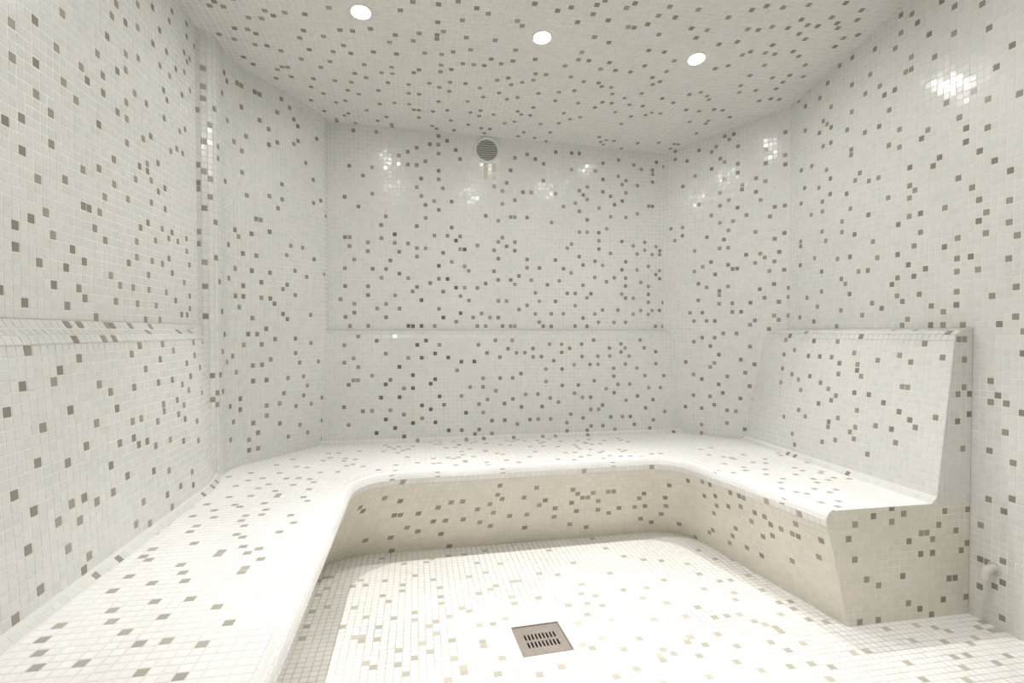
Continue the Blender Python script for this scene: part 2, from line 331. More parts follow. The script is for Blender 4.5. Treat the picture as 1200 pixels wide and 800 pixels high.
class Mosaic:
    """Tiles of one surface, gathered first; the largest in view become single
    objects, the rest one joined field."""
    def __init__(self, parent, kind):
        self.parent, self.kind = parent, kind
        self.quads, self.norm, self.mi = [], [], []
        self.polys = []                     # cut tiles: (points, normal, mi)
    def pick(self, nu, nv, p=0.078):
        a = rng.random((nu, nv)) < p
        b = a.copy()
        drop = rng.random((nu, nv)) < 0.72
        near = np.zeros_like(a)
        near[1:] |= a[:-1]; near[:, 1:] |= a[:, :-1]
        b &= ~(near & drop)
        r = rng.integers(0, 3, (nu, nv))
        return np.where(b, 3 + r, r)
    def place(self, m, key):
        """grey tiles where the photograph shows them, inside the seen part of the surface"""
        cover, cells = ACCENTS[key]
        for k in range(0, len(cover), 4):
            a0, a1, b0, b1 = cover[k:k + 4]
            sub = m[a0:a1, b0:b1]
            sub[sub >= 3] -= 3
        for i, j in cells:
            if i < m.shape[0] and j < m.shape[1]:
                m[i, j] = 3 + rng.integers(0, 3)
        return m
    def add(self, f, u0, u1, v0, v1, ref, keep=None, mi=None, jit=0.012, cut=None, key=None):
        nu = int(round((u1 - u0) / PITCH_T)); nv = int(round((v1 - v0) / PITCH_T))
        pu = (u1 - u0) / nu; pv = (v1 - v0) / nv
        iu, iv = np.meshgrid(np.arange(nu), np.arange(nv), indexing='ij')
        m = self.pick(nu, nv)
        if key in ACCENTS:
            m = self.place(m, key)
        if mi is not None:
            m = mi(m, iu, iv)
        iu, iv, m = iu.ravel(), iv.ravel(), m.ravel()
        ju = rng.normal(0, 0.0007, iu.size); jv = rng.normal(0, 0.0007, iu.size)
        g = GAP / 2
        ua = u0 + iu * pu + g + ju; ub = u0 + (iu + 1) * pu - g + ju
        va = v0 + iv * pv + g + jv; vb = v0 + (iv + 1) * pv - g + jv
        q = np.stack([f(ua, va), f(ub, va), f(ub, vb), f(ua, vb)], 1)
        n = np.cross(q[:, 1] - q[:, 0], q[:, 3] - q[:, 0])
        n /= np.linalg.norm(n, axis=1, keepdims=True) + 1e-12
        c = q.mean(1)
        if ((n * (np.asarray(ref) - c)).sum(1) > 0).mean() < 0.5:
            n = -n
            q = q[:, ::-1]
        # each tile is set by hand: a slight tilt of its own
        t1 = q[:, 1] - q[:, 0]; t1 /= np.linalg.norm(t1, axis=1, keepdims=True) + 1e-12
        t2 = np.cross(n, t1)
        n = n + t1 * rng.normal(0, jit, (n.shape[0], 1)) + t2 * rng.normal(0, jit, (n.shape[0], 1))
        n /= np.linalg.norm(n, axis=1, keepdims=True)
        k = np.ones(len(q), bool)
        if keep is not None:
            k &= keep(c)
        if cut is not None:
            full, part = cut(q, c)
            for i in np.nonzero(k & part[0])[0]:
                P = part[1](q[i], c[i])
                if P is not None and len(P) >= 3:
                    self.polys.append((np.array(P), n[i], m[i]))
            k &= full
        self.quads.append(q[k]); self.norm.append(n[k]); self.mi.append(m[k])
    def finish(self, singles_max=300, min_px=8.0, vis=None):
        white, grey, dark = SETS[self.kind]
        mats = white + grey + dark
        q = np.concatenate(self.quads) if self.quads else np.zeros((0, 4, 3))
        n = np.concatenate(self.norm) if self.norm else np.zeros((0, 3))
        mi = np.concatenate(self.mi) if self.mi else np.zeros(0, int)
        Q = world(q)
        px, py = project(Q.reshape(-1, 3))
        px = px.reshape(-1, 4); py = py.reshape(-1, 4)
        area = 0.5 * np.abs((px[:, 0] - px[:, 2]) * (py[:, 1] - py[:, 3]) - (px[:, 1] - px[:, 3]) * (py[:, 0] - py[:, 2]))
        cx, cy = px.mean(1), py.mean(1)
        size = np.sqrt(area)
        eye = np.array([0, 0, -FLOOR * S])
        ok = (cx > 2) & (cx < 1198) & (cy > 2) & (cy < 798) & (size >= min_px)
        ok &= ((eye - Q.mean(1)) * n).sum(1) > 0
        if vis is not None:
            ok &= vis(q.mean(1), cx, cy)
        idx = np.nonzero(ok)[0]
        idx = idx[np.argsort(-size[idx])][:singles_max]
        single = np.zeros(len(q), bool); single[idx] = True
        # ---- single tiles sharing one mesh per colour
        a = (PITCH_T - GAP) * S / 2
        ch = 0.0008
        cache = {}
        for i in idx:
            mt = mats[mi[i]]
            if mt.name not in cache:
                vs = [(-a, -a, -TH), (a, -a, -TH), (a, a, -TH), (-a, a, -TH),
                      (-a + ch, -a + ch, TH), (a - ch, -a + ch, TH), (a - ch, a - ch, TH), (-a + ch, a - ch, TH)]
                fs = [(4, 5, 6, 7), (0, 1, 5, 4), (1, 2, 6, 5), (2, 3, 7, 6), (3, 0, 4, 7), (3, 2, 1, 0)]
                me = mesh_np('mosaic_tile', vs, fs)
                me.materials.append(mt)
                cache[mt.name] = me
            o = bpy.data.objects.new('mosaic_tile', cache[mt.name])
            C.objects.link(o)
            o.parent = self.parent
            zx = n[i]
            xx = Q[i, 1] - Q[i, 0]; xx = xx - zx * (xx @ zx); xx /= np.linalg.norm(xx)
            yx = np.cross(zx, xx)
            c = Q[i].mean(0)
            o.matrix_world = Matrix(((xx[0], yx[0], zx[0], c[0]), (xx[1], yx[1], zx[1], c[1]),
                                     (xx[2], yx[2], zx[2], c[2]), (0, 0, 0, 1)))
        # ---- the rest as one joined field
        k = ~single
        Qk, nk, mk = Q[k], n[k], mi[k]
        N = len(Qk)
        c = Qk.mean(1, keepdims=True)
        bot = Qk - nk[:, None] * TH
        top = c + (Qk - c) * 0.94
        # put the top in the tilted plane
        top = top - nk[:, None] * ((top - c) * nk[:, None]).sum(2, keepdims=True) + nk[:, None] * TH
        V = np.concatenate([bot, top], 1).reshape(-1, 3)
        base = (np.arange(N) * 8)[:, None, None]
        Fq = np.array([[4, 5, 6, 7], [0, 1, 5, 4], [1, 2, 6, 5], [2, 3, 7, 6], [3, 0, 4, 7]])[None] + base
        Fq = Fq.reshape(-1, 4)
        mq = np.repeat(mk, 5)
        extra_v, extra_f, extra_m = [], [], []
        off = len(V)
        for P, nn, m_ in self.polys:
            W = world(P); kk = len(W)
            ctr = W.mean(0)
            b_ = W - nn * TH; t_ = ctr + (W - ctr) * 0.94 + nn * TH
            extra_v += list(b_) + list(t_)
            extra_f.append([off + kk + j for j in range(kk)]); extra_m.append(m_)
            for j in range(kk):
                j2 = (j + 1) % kk
                extra_f.append([off + j, off + j2, off + kk + j2, off + kk + j]); extra_m.append(m_)
            off += 2 * kk
        if extra_v:
            V = np.concatenate([V, np.array(extra_v)])
        loops = list(Fq.ravel()); starts = list(np.arange(len(Fq)) * 4); tot = [4] * len(Fq)
        pos = len(loops)
        for f_ in extra_f:
            starts.append(pos); tot.append(len(f_)); loops += f_; pos += len(f_)
        me = bpy.data.meshes.new('mosaic_field')
        me.vertices.add(len(V)); me.vertices.foreach_set('co', V.ravel().astype(np.float32))
        me.loops.add(len(loops)); me.loops.foreach_set('vertex_index', np.array(loops, np.int32))
        me.polygons.add(len(starts))
        me.polygons.foreach_set('loop_start', np.array(starts, np.int32))
        me.polygons.foreach_set('loop_total', np.array(tot, np.int32))
        for mt in mats:
            me.materials.append(mt)
        me.polygons.foreach_set('material_index', np.concatenate([mq, np.array(extra_m, int)]).astype(np.int32))
        me.update(calc_edges=True)
        me.shade_flat()
        me.validate()
        o = link('mosaic_field', me, self.parent)
        tag(o, kind='stuff')
        print('MOSAIC', self.parent.name, 'singles', len(idx), 'field', N + len(self.polys))

def grid_mesh(f, u0, u1, v0, v1, nu, nv, ref, thick=0.0, back=None):
    """grout sheet of a surface; with thick > 0 it gets a body behind it"""
    U, Vv = np.meshgrid(np.linspace(u0, u1, nu + 1), np.linspace(v0, v1, nv + 1), indexing='ij')
    P = f(U.ravel(), Vv.ravel())
    idx = np.arange((nu + 1) * (nv + 1)).reshape(nu + 1, nv + 1)
    fa = np.stack([idx[:-1, :-1], idx[1:, :-1], idx[1:, 1:], idx[:-1, 1:]], -1).reshape(-1, 4)
    c = P[fa].mean(1)
    n = np.cross(P[fa[:, 1]] - P[fa[:, 0]], P[fa[:, 3]] - P[fa[:, 0]])
    if ((n * (np.asarray(ref) - c)).sum(1) > 0).mean() < 0.5:
        fa = fa[:, ::-1]
        n = -n
    W = world(P)
    faces = fa.tolist()
    if thick > 0 or back is not None:
        vn = np.zeros_like(W)
        for k in range(4):
            np.add.at(vn, fa[:, k], n)
        vn /= np.linalg.norm(vn, axis=1, keepdims=True) + 1e-12
        if back is not None:            # joints lie deeper on rounded parts
            W = W - vn * back(U.ravel(), Vv.ravel())[:, None]
    if thick > 0:
        B = W - vn * thick
        k0 = len(W)
        W = np.concatenate([W, B])
        faces += (fa[:, ::-1] + k0).tolist()
        ring = list(idx[:, 0]) + list(idx[-1, 1:]) + list(idx[::-1, -1][1:]) + list(idx[0, ::-1][1:-1])
        for a, b in zip(ring, ring[1:] + ring[:1]):
            faces.append([a, b, b + k0, a + k0])
    return W, faces

def add_struct(name, pieces, mat, label, parent=None, kind='structure'):
    V, F = [], []
    for W, fa in pieces:
        k = len(V)
        V += list(W)
        F += [[i + k for i in f] for f in fa]
    me = mesh_np(name, V, F)
    o = link(name, me, parent, mat)
    import bmesh
    bm = bmesh.new(); bm.from_mesh(me)
    bm.to_mesh(me); bm.free()
    if label: o['label'] = label
    if kind: o['kind'] = kind
    return o

def fillet_path(pts, radii, nl=60, na=40):
    """polyline with rounded corners -> samples; equal counts for equal vertex numbers"""
    pts = [np.array(p, float) for p in pts]
    out = []
    cur = pts[0]
    for i in range(1, len(pts) - 1):
        a, b, c = pts[i - 1], pts[i], pts[i + 1]
        r = radii[i]
        d1 = (a - b) / np.linalg.norm(a - b); d2 = (c - b) / np.linalg.norm(c - b)
        p1, p2 = b + d1 * r, b + d2 * r
        for t in np.linspace(0, 1, nl, endpoint=False):
            out.append(cur + (p1 - cur) * t)
        for t in np.linspace(0, 1, na, endpoint=False):
            out.append((1 - t) ** 2 * p1 + 2 * t * (1 - t) * b + t * t * p2)
        cur = p2
    for t in np.linspace(0, 1, nl):
        out.append(cur + (pts[-1] - cur) * t)
    return np.array(out)

def arclen(P):
    return np.concatenate([[0], np.cumsum(np.linalg.norm(np.diff(P, axis=0), axis=1))])

def interp(P, s, x):
    return np.stack([np.interp(x, s, P[:, k]) for k in range(P.shape[1])], -1)

def clip_half(P, p0, n):
    """keep the side of polygon P (3D points) where (x - p0).n >= 0"""
    out = []
    for i in range(len(P)):
        a, b = P[i], P[(i + 1) % len(P)]
        da, db = (a - p0) @ n, (b - p0) @ n
        if da >= 0: out.append(a)
        if (da >= 0) != (db >= 0):
            out.append(a + (b - a) * (da / (da - db)))
    return out

REF = np.array([0.8, 2.2, 0.0])
Y0 = -0.72              # front wall, behind the photographer

# ------------------------------------------------------------------ measures
XL_UP, XL_LO = -1.43, -1.30         # left wall above the ledge / backrest foot
YB_UP, YB_LO = 4.96, 4.82           # back wall above the ledge / backrest foot
XR_UP, XR_LO = 3.20, 2.965          # right wall / backrest foot
Y_END = 2.553                       # where the right arm of the bench ends
Z_SEAT = -1.0

def ceil_z(x, y):
    y = np.maximum(y, 2.5)
    t = (x + 1.3) / 4.3
    return (1 - t) * (2.02 - 0.092 * (y - 3.55)) + t * (2.185 - 0.21 * (y - 2.95))

# ------------------------------------------------------------------ floor
DRAIN_C = np.array([0.657, 2.752]); DRAIN_H = 0.137; DRAIN_A = math.radians(3.5)
def drain_local(c):
    d = c[..., :2] - DRAIN_C
    ca, sa = math.cos(DRAIN_A), math.sin(DRAIN_A)
    return np.stack([d[..., 0] * ca + d[..., 1] * sa, -d[..., 0] * sa + d[..., 1] * ca], -1)
def drain_cut(q, c):
    L = drain_local(q)
    h = DRAIN_H + 0.004
    inside = np.abs(L).max(-1) < h
    cin = np.abs(drain_local(c)).max(-1)
    touch = inside.any(1) | (cin < h)
    full = ~touch
    part = touch & (cin >= h - 0.012)
    ca, sa = math.cos(DRAIN_A), math.sin(DRAIN_A)
    ax = np.array([ca, sa, 0]); ay = np.array([-sa, ca, 0])
    def do(quad, ctr):
        l = drain_local(ctr)
        k = np.argmax(np.abs(l)); n = (ax if k == 0 else ay) * np.sign(l[k])
        p0 = np.array([*DRAIN_C, quad[0][2]]) + n * h
        return clip_half(list(quad), p0, n)
    return full, (part, do)

fl = lambda u, v: np.stack([u, v, np.full_like(u, FLOOR)], -1)
fx0, fx1 = -0.9, XR_UP + 0.02
hc = []
for a, b in ((-1, -1), (1, -1), (1, 1), (-1, 1)):
    x = DRAIN_H * a; y = DRAIN_H * b
    ca, sa = math.cos(DRAIN_A), math.sin(DRAIN_A)
    hc.append((DRAIN_C[0] + x * ca - y * sa, DRAIN_C[1] + x * sa + y * ca, FLOOR))
oc = [(-1.5, Y0, FLOOR), (fx1, Y0, FLOOR), (fx1, 5.0, FLOOR), (-1.5, 5.0, FLOOR)]
fv = world(np.array(oc + hc))
floor = add_struct('floor', [(fv, [[i, (i + 1) % 4, 4 + (i + 1) % 4, 4 + i] for i in range(4)])], G_FLOOR,
                   'white mosaic floor with grey accent tiles and beige grout')
ms = Mosaic(floor, 'floor')
ms.add(fl, -0.88, 3.20, -0.68, 4.16, REF, key='floor', cut=drain_cut, jit=0.006)
FLOOR_MS = ms

# ------------------------------------------------------------------ ceiling
cl = lambda u, v: np.stack([u, v, ceil_z(u, v)], -1)
ceiling = add_struct('ceiling', [grid_mesh(cl, -1.52, 3.26, Y0 - 0.04, 5.03, 24, 60, REF, 0.05)], G_WALL,
                     'sloping mosaic ceiling with scattered grey tiles')
mc = Mosaic(ceiling, 'wall')
LAMPS = [(-0.346, 3.505), (0.857, 3.585), (2.052, 3.654)]
LAMPS2 = [(-0.346, 1.70), (0.857, 1.75), (2.052, 1.80)]
def lamp_keep(c):
    k = np.ones(len(c), bool)
    for x, y in LAMPS + LAMPS2:
        k &= np.hypot(c[:, 0] - x, c[:, 1] - y) > 0.072
    return k
mc.add(cl, -1.48, 3.20, 0.2, 5.0, REF, key='ceiling', keep=lamp_keep)
mc.add(cl, -1.48, 3.20, -0.72, 0.2, REF)
mc.finish(300, 5.0)

# ------------------------------------------------------------------ walls above the ledge
wl = lambda u, v: np.stack([np.full_like(u, XL_UP), u, v], -1)
wall_left = add_struct('wall_left', [grid_mesh(wl, Y0, 3.95, FLOOR, 2.4, 4, 4, REF, 0.05)], G_WALL,
                       'side wall of small pale mosaic tiles above the long backrest')
m = Mosaic(wall_left, 'wall')
m.add(wl, -0.02, 3.94, 0.045, 2.285, REF, key='wall_left')
m.add(wl, Y0 + 0.02, -0.02, 0.045, 2.285, REF)
m.finish(300, 8.0)

wb = lambda u, v: np.stack([u, np.full_like(u, YB_UP), v], -1)
wall_back = add_struct('wall_back', [grid_mesh(wb, -1.3, 3.0, FLOOR, 2.1, 4, 4, REF, 0.05)], G_WALL,
                       'end wall of small pale mosaic tiles under the round vent')
m = Mosaic(wall_back, 'wall')
def dark_back(mi, iu, iv):
    x = -0.9 + iu * 0.04; z = iv * 0.04
    p = np.exp(-((x - 0.05) ** 2) / 0.12) * np.exp(-(z ** 2) / 0.4) * 0.45
    mi = np.where((mi >= 3) & (rng.random(mi.shape) < p), 6, mi)
    # limescale run below the vent
    return np.where((np.abs(x - 0.652) < 0.06) & (z > 1.37) & (z < 1.55) & (rng.random(mi.shape) < 0.6), 7, mi)
m.add(wb, -0.9, 2.54, 0.03, 1.95, REF, key='wall_back', mi=dark_back,
      keep=lambda c: np.hypot(c[:, 0] - 0.652, c[:, 2] - 1.705) > 0.10)
m.finish(0)

wr = lambda u, v: np.stack([np.full_like(u, XR_UP), u, v], -1)
wall_right = add_struct('wall_right', [grid_mesh(wr, Y0, 4.2, FLOOR, 2.45, 4, 4, REF, 0.05)], G_WALL,
                        'side wall of small pale mosaic tiles beside the bench end')
m = Mosaic(wall_right, 'wall')
m.add(wr, 1.433, 4.153, 0.02, 2.34, REF, key='wall_right')
m.add(wr, 1.433, Y_END, FLOOR + 0.01, 0.02, REF, key='wall_right_low')
m.add(wr, Y0 + 0.033, 1.433, FLOOR + 0.01, 2.34, REF)
m.finish(300, 7.0)

# chamfered corner walls
PL = fillet_path([(-1.50, 3.78), (-1.335, 3.83), (-1.33, 4.17), (-0.80, 4.86), (-0.78, 5.0)], [0, 0.10, 0.16, 0.04, 0], 40, 24)
sl = arclen(PL)
def cor_l(u, v):
    p = interp(PL, sl, u)
    return np.concatenate([p, v[:, None]], 1)
wall_bl = add_struct('wall_corner_left', [grid_mesh(cor_l, 0, sl[-1], FLOOR, 2.1, 120, 6, REF, back=lambda u, v: np.where(u < 0.34, 0.0012, np.where(u < 0.9, 0.0005, 0.0)))], G_WALL,
                     'slanting rounded corner wall of pale mosaic left of the end wall')
m = Mosaic(wall_bl, 'wall')
m.add(cor_l, 0.02, sl[-1], -1.0, 2.08, REF, key='corner_left')
m.finish(0)
PR = np.array([(2.42, 4.985), (3.235, 4.06)])
sr = arclen(PR)
def cor_r(u, v):
    p = interp(PR, sr, u)
    return np.concatenate([p, v[:, None]], 1)
wall_br = add_struct('wall_corner_right', [grid_mesh(cor_r, 0, sr[-1], FLOOR, 2.1, 2, 4, REF, 0.03)], G_WALL,
                     'slanting corner wall of pale mosaic right of the end wall')
m = Mosaic(wall_br, 'wall')
m.add(cor_r, 0.01, sr[-1], -1.0, 2.0, REF, key='corner_right')
m.finish(0)

wf = lambda u, v: np.stack([u, np.full_like(u, Y0), v], -1)
wall_front = add_struct('wall_front', [grid_mesh(wf, -1.52, 3.26, FLOOR, 2.45, 2, 2, REF, 0.05)], W_WHITE[0],
                        'plain pale wall behind the viewer')

# ------------------------------------------------------------------ bench
bench = empty('steam_room_bench', tuple(world(np.array([0.8, 4.4, FLOOR]))))
tag(bench, 'U-shaped built-in bench covered in white mosaic with grey accent tiles and sloping backrests', 'bench')
bpy.context.view_layer.update()

def part(name, pieces, mat):
    o = add_struct(name, pieces, mat, None, None, None)
    o.parent = bench
    o.matrix_parent_inverse = bench.matrix_world.inverted()
    return o

LIP_R = 0.055
YS = Y0 + 0.01
LIPV = [(-0.42, YS), (-0.42, 3.79), (2.00, 3.89), (2.235, Y_END)]
BOTV = [(-0.72, YS), (-0.72, 4.02), (2.17, 4.07), (2.385, Y_END)]
LIP = fillet_path(LIPV, [0, 0.36, 0.26, 0], 120, 60)
BOT = fillet_path(BOTV, [0, 0.42, 0.30, 0], 120, 60)
ss = arclen(LIP)
tang = np.gradient(LIP, axis=0); tang /= np.linalg.norm(tang, axis=1, keepdims=True)
nin = np.stack([-tang[:, 1], tang[:, 0]], 1)          # towards the bench body
A1 = LIP_R * math.pi / 2
ZL = Z_SEAT - LIP_R
A2 = A1 + math.hypot(ZL - FLOOR, 0.17)
def riser(u, v):
    L = interp(LIP, ss, u); B = interp(BOT, ss, u); N = interp(nin, ss, u)
    th = np.clip(v / LIP_R, 0, math.pi / 2)
    t = np.clip((v - A1) / (A2 - A1), 0, 1)
    xy = L + N * (LIP_R * (1 - np.sin(th)))[:, None] + (B - L) * t[:, None]
    z = Z_SEAT - LIP_R * (1 - np.cos(th)) + (FLOOR - ZL) * t
    return np.concatenate([xy, z[:, None]], 1)

RREF = np.array([0.8, 2.0, -1.2])
edge_o = part('seat_edge', [grid_mesh(riser, 0, ss[-1], 0, A1 + 0.04, 300, 10, RREF, back=lambda u, v: np.full(u.shape, 0.0006))], G_SEAT)
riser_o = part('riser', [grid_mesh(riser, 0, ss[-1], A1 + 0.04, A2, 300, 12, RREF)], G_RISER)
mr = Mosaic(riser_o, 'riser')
nlip = 3 * A1 / 3
ml = Mosaic(edge_o, 'seat')
ml.add(riser, 0.6, ss[-1], 0, A1 + 0.04, RREF, key='lip')
ml.add(riser, 0.0, 0.6, 0, A1 + 0.04, RREF)
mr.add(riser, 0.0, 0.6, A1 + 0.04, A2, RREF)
def riser_lo(u, v): return riser(u, v)
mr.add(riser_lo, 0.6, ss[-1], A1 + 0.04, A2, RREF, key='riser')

# seat: flat top between the lip and the walls
def lip_dist(c):
    d2 = (c[:, None, 0] - LIP[None, :, 0]) ** 2 + (c[:, None, 1] - LIP[None, :, 1]) ** 2
    k = d2.argmin(1)
    d = c[:, :2] - LIP[k]
    return (d * nin[k]).sum(1), k
def seat_cut(q, c):
    dc, kc = lip_dist(c)
    dq = np.stack([lip_dist(q[:, j])[0] for j in range(4)], 1)
    full = dq.min(1) >= LIP_R
    part_ = (dq.max(1) > LIP_R + 0.006) & ~full & (dc > -0.05)
    def do(quad, ctr):
        _, k = lip_dist(ctr[None])
        p0 = np.array([*(LIP[k[0]] + nin[k[0]] * (LIP_R + GAP / 2)), quad[0][2]])
        return clip_half(list(quad), p0, np.array([*nin[k[0]], 0]))
    return full, (part_, do)
se = lambda u, v: np.stack([u, v, np.full_like(u, Z_SEAT)], -1)
# grout plane of the seat as a strip from the lip to behind the walls
OUTV = [(-1.40, YS), (-1.40, 4.92), (3.1, 4.92), (3.1, Y_END)]
OUT = fillet_path(OUTV, [0, 0.36, 0.26, 0], 120, 60)
def seat_base(u, v):
    L = interp(LIP, ss, u) + interp(nin, ss, u) * LIP_R; O = interp(OUT, ss, u)
    p = L + (O - L) * v[:, None]
    return np.concatenate([p, np.full((len(p), 1), Z_SEAT)], 1)
SREF = np.array([0.8, 2.2, 3.0])
seat_o = part('seat', [grid_mesh(seat_base, 0, ss[-1], 0, 1, 300, 1, SREF)], G_SEAT)
mse = Mosaic(seat_o, 'seat')
mse.add(se, -1.38, -0.38 + 0.0, 0.6 - 0.007, Y_END, SREF, key='seat_near', cut=seat_cut, jit=0.006)
mse.add(se, -1.38, -0.38, 0.593 - 0.04 * 32, 0.593, SREF, cut=seat_cut, jit=0.006)
mse.add(se, -1.38, 3.06, Y_END, 4.873, SREF, key='seat_far', cut=seat_cut, jit=0.006)

# backrests: cove at the seat, leaning face, rounded edge, sloping ledge
def profile(lean, ledge, ztop, cove=0.035):
    pts = [(-cove, Z_SEAT), (0.0, Z_SEAT + cove), (lean, -0.055), (lean + 0.012, -0.02), (lean + 0.045, 0.005), (ledge, ztop)]
    P = []
    for a, b in zip(pts[:-1], pts[1:]):
        a, b = np.array(a), np.array(b)
        for t in np.linspace(0, 1, 8, endpoint=False):
            P.append(a + (b - a) * t)
    P.append(np.array(pts[-1]))
    P = np.array(P)
    return P, arclen(P)
def backrest(orient, base, lean, ledge, ztop, u0, u1, sink, mi=None):
    P, s = profile(lean, ledge, ztop)
    def f(u, v):
        oz = interp(P, s, v)
        off = oz[:, 0] + sink(u)
        if orient == 'L': return np.stack([np.maximum(base - off, XL_UP + 0.006), u, oz[:, 1]], -1)
        if orient == 'B': return np.stack([u, base + off, oz[:, 1]], -1)
        return np.stack([base + off, u, oz[:, 1]], -1)
    o = part('backrest', [grid_mesh(f, YS if orient == 'L' else u0, u1, 0, s[-1], 60, 40, REF, back=lambda u, v: np.where(v > s[16] - 0.012, 0.0007, 0.0))], G_WALL)
    mm = Mosaic(o, 'wall')
    n = round((u1 - u0) / PITCH_T)
    L0 = s[8]
    mm.add(f, u0, u1, 0.0, L0, REF, mi=mi, key='cove_' + orient)
    mm.add(f, u0, u1, L0, s[-1], REF, mi=mi, key='backrest_' + orient)
    if orient == 'L':
        mm.add(f, YS, u0, 0.0, L0, REF)
        mm.add(f, YS, u0, L0, s[-1], REF)
    return o, mm, P
sm = lambda x, a, b: (lambda t: t * t * (3 - 2 * t))(np.clip((x - a) / (b - a), 0, 1))
bl, mbl, _ = backrest('L', XL_LO, 0.055, 0.124, 0.045, 0.6 - 0.007, 4.113, lambda u: 0.075 * sm(u, 3.55, 4.05))
bb, mbb, _ = backrest('B', YB_LO, 0.06, 0.134, 0.012, -0.86, 2.70, lambda u: 0 * u,
                      mi=lambda a, iu, iv: np.where((a >= 3) & (rng.random(a.shape) < 0.75 * np.exp(-((-0.86 + iu * 0.04 - 0.05) ** 2) / 0.14)), 6, a))
br, mbr, PRf = backrest('R', XR_LO, 0.105, 0.229, 0.02, Y_END, 4.473, lambda u: 0 * u)

# closing end of the right arm: panel below the seat and end of the backrest
def convex_panel(name, poly, mat, kind, thick_y=0.0):
    """flat tiled end in the plane y = Y_END; poly is (x, z), convex"""
    poly = np.array(poly, float)
    ctr = poly.mean(0)
    V = world(np.array([(x, Y_END, z) for x, z in poly]))
    o = part(name, [(V, [list(range(len(poly)))])], mat)
    mm = Mosaic(o, kind)
    edges = []
    for i in range(len(poly)):
        a, b = poly[i], poly[(i + 1) % len(poly)]
        n = np.array([-(b - a)[1], (b - a)[0]]); n /= np.linalg.norm(n)
        if (ctr - a) @ n < 0: n = -n
        edges.append((a, n))
    def cut(q, c):
        D = np.stack([((q[..., [0, 2]] - a) * n).sum(-1) for a, n in edges], -1)   # tiles,4,edges
        full = (D >= 0.001).all((1, 2))
        some = (D > 0).all(2).any(1) | ((np.stack([((c[:, [0, 2]] - a) * n).sum(-1) for a, n in edges], -1)) > -0.01).all(1)
        def do(quad, ct):
            P = list(quad)
            for a, n in edges:
                P = clip_half(P, np.array([a[0] + n[0] * 0.001, Y_END, a[1] + n[1] * 0.001]), np.array([n[0], 0, n[1]]))
                if len(P) < 3: return None
            A = 0
            for i in range(1, len(P) - 1):
                A += np.linalg.norm(np.cross(P[i] - P[0], P[i + 1] - P[0])) / 2
            return P if A > 0.00012 else None
        return full, (some & ~full, do)
    f = lambda u, v: np.stack([u, np.full_like(u, Y_END), v], -1)
    x0, x1 = XR_UP - 0.04 * 24, XR_UP
    mm.add(f, x0, x1, FLOOR, FLOOR + 0.04 * 43, np.array([2.6, 0.0, -1.2]), cut=cut, jit=0.008, key=name)
    return o, mm
lipx = LIPV[-1][0]; nn_ = nin[-1]
pp = []
for th in np.linspace(0, math.pi / 2, 6):
    pp.append((lipx + LIP_R * (1 - math.sin(th)), Z_SEAT - LIP_R * (1 - math.cos(th))))
XE = XR_UP - 0.002
pp += [(BOTV[-1][0], FLOOR), (XE, FLOOR), (XE, Z_SEAT)]
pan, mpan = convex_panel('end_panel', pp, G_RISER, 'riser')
be = [(XR_LO + p[0] + 0.0, p[1]) for p in PRf[8::4]] + [(XE, 0.02), (XE, Z_SEAT), (XR_LO, Z_SEAT)]
bend, mbend = convex_panel('backrest_end', be, G_WALL, 'wall')
cv = world(np.array([(XR_LO - 0.037, Y_END, Z_SEAT), (XR_LO, Y_END, Z_SEAT), (XR_LO, Y_END, Z_SEAT + 0.037)]))
part('cove_end', [(cv, [[0, 1, 2]])], G_WALL)

# largest seat-side tiles become single pieces, within 300 for the whole bench
mse.finish(130, 9.0)
ml.finish(40, 9.0, vis=lambda c, x, y: x < 420)
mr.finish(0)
mbl.finish(130, 9.5)
for q_ in (mbb, mbr, mpan, mbend):
    q_.finish(0)
FLOOR_MS.finish(300, 5.0, vis=lambda c, x, y: (x > 385 - (y - 640) * 0.53) & ~((x > 1000) & (y < 738) & (x < 1137)))

# ------------------------------------------------------------------ lathe helper
def lathe(profile_pts, seg=40):
    V, F = [], []
    n = len(profile_pts)
    for k in range(seg):
        a = 2 * math.pi * k / seg
        for r, z in profile_pts:
            V.append((r * math.cos(a), r * math.sin(a), z))
    for k in range(seg):
        k2 = (k + 1) % seg
        for i in range(n - 1):
            F.append((k * n + i, k2 * n + i, k2 * n + i + 1, k * n + i + 1))
    return V, F

def box(cx, cy, cz, sx, sy, sz):
    V = [(cx + a * sx / 2, cy + b * sy / 2, cz + c * sz / 2) for c in (-1, 1) for b in (-1, 1) for a in (-1, 1)]
    F = [(0, 2, 3, 1), (4, 5, 7, 6), (0, 1, 5, 4), (2, 6, 7, 3), (0, 4, 6, 2), (1, 3, 7, 5)]
    return V, F

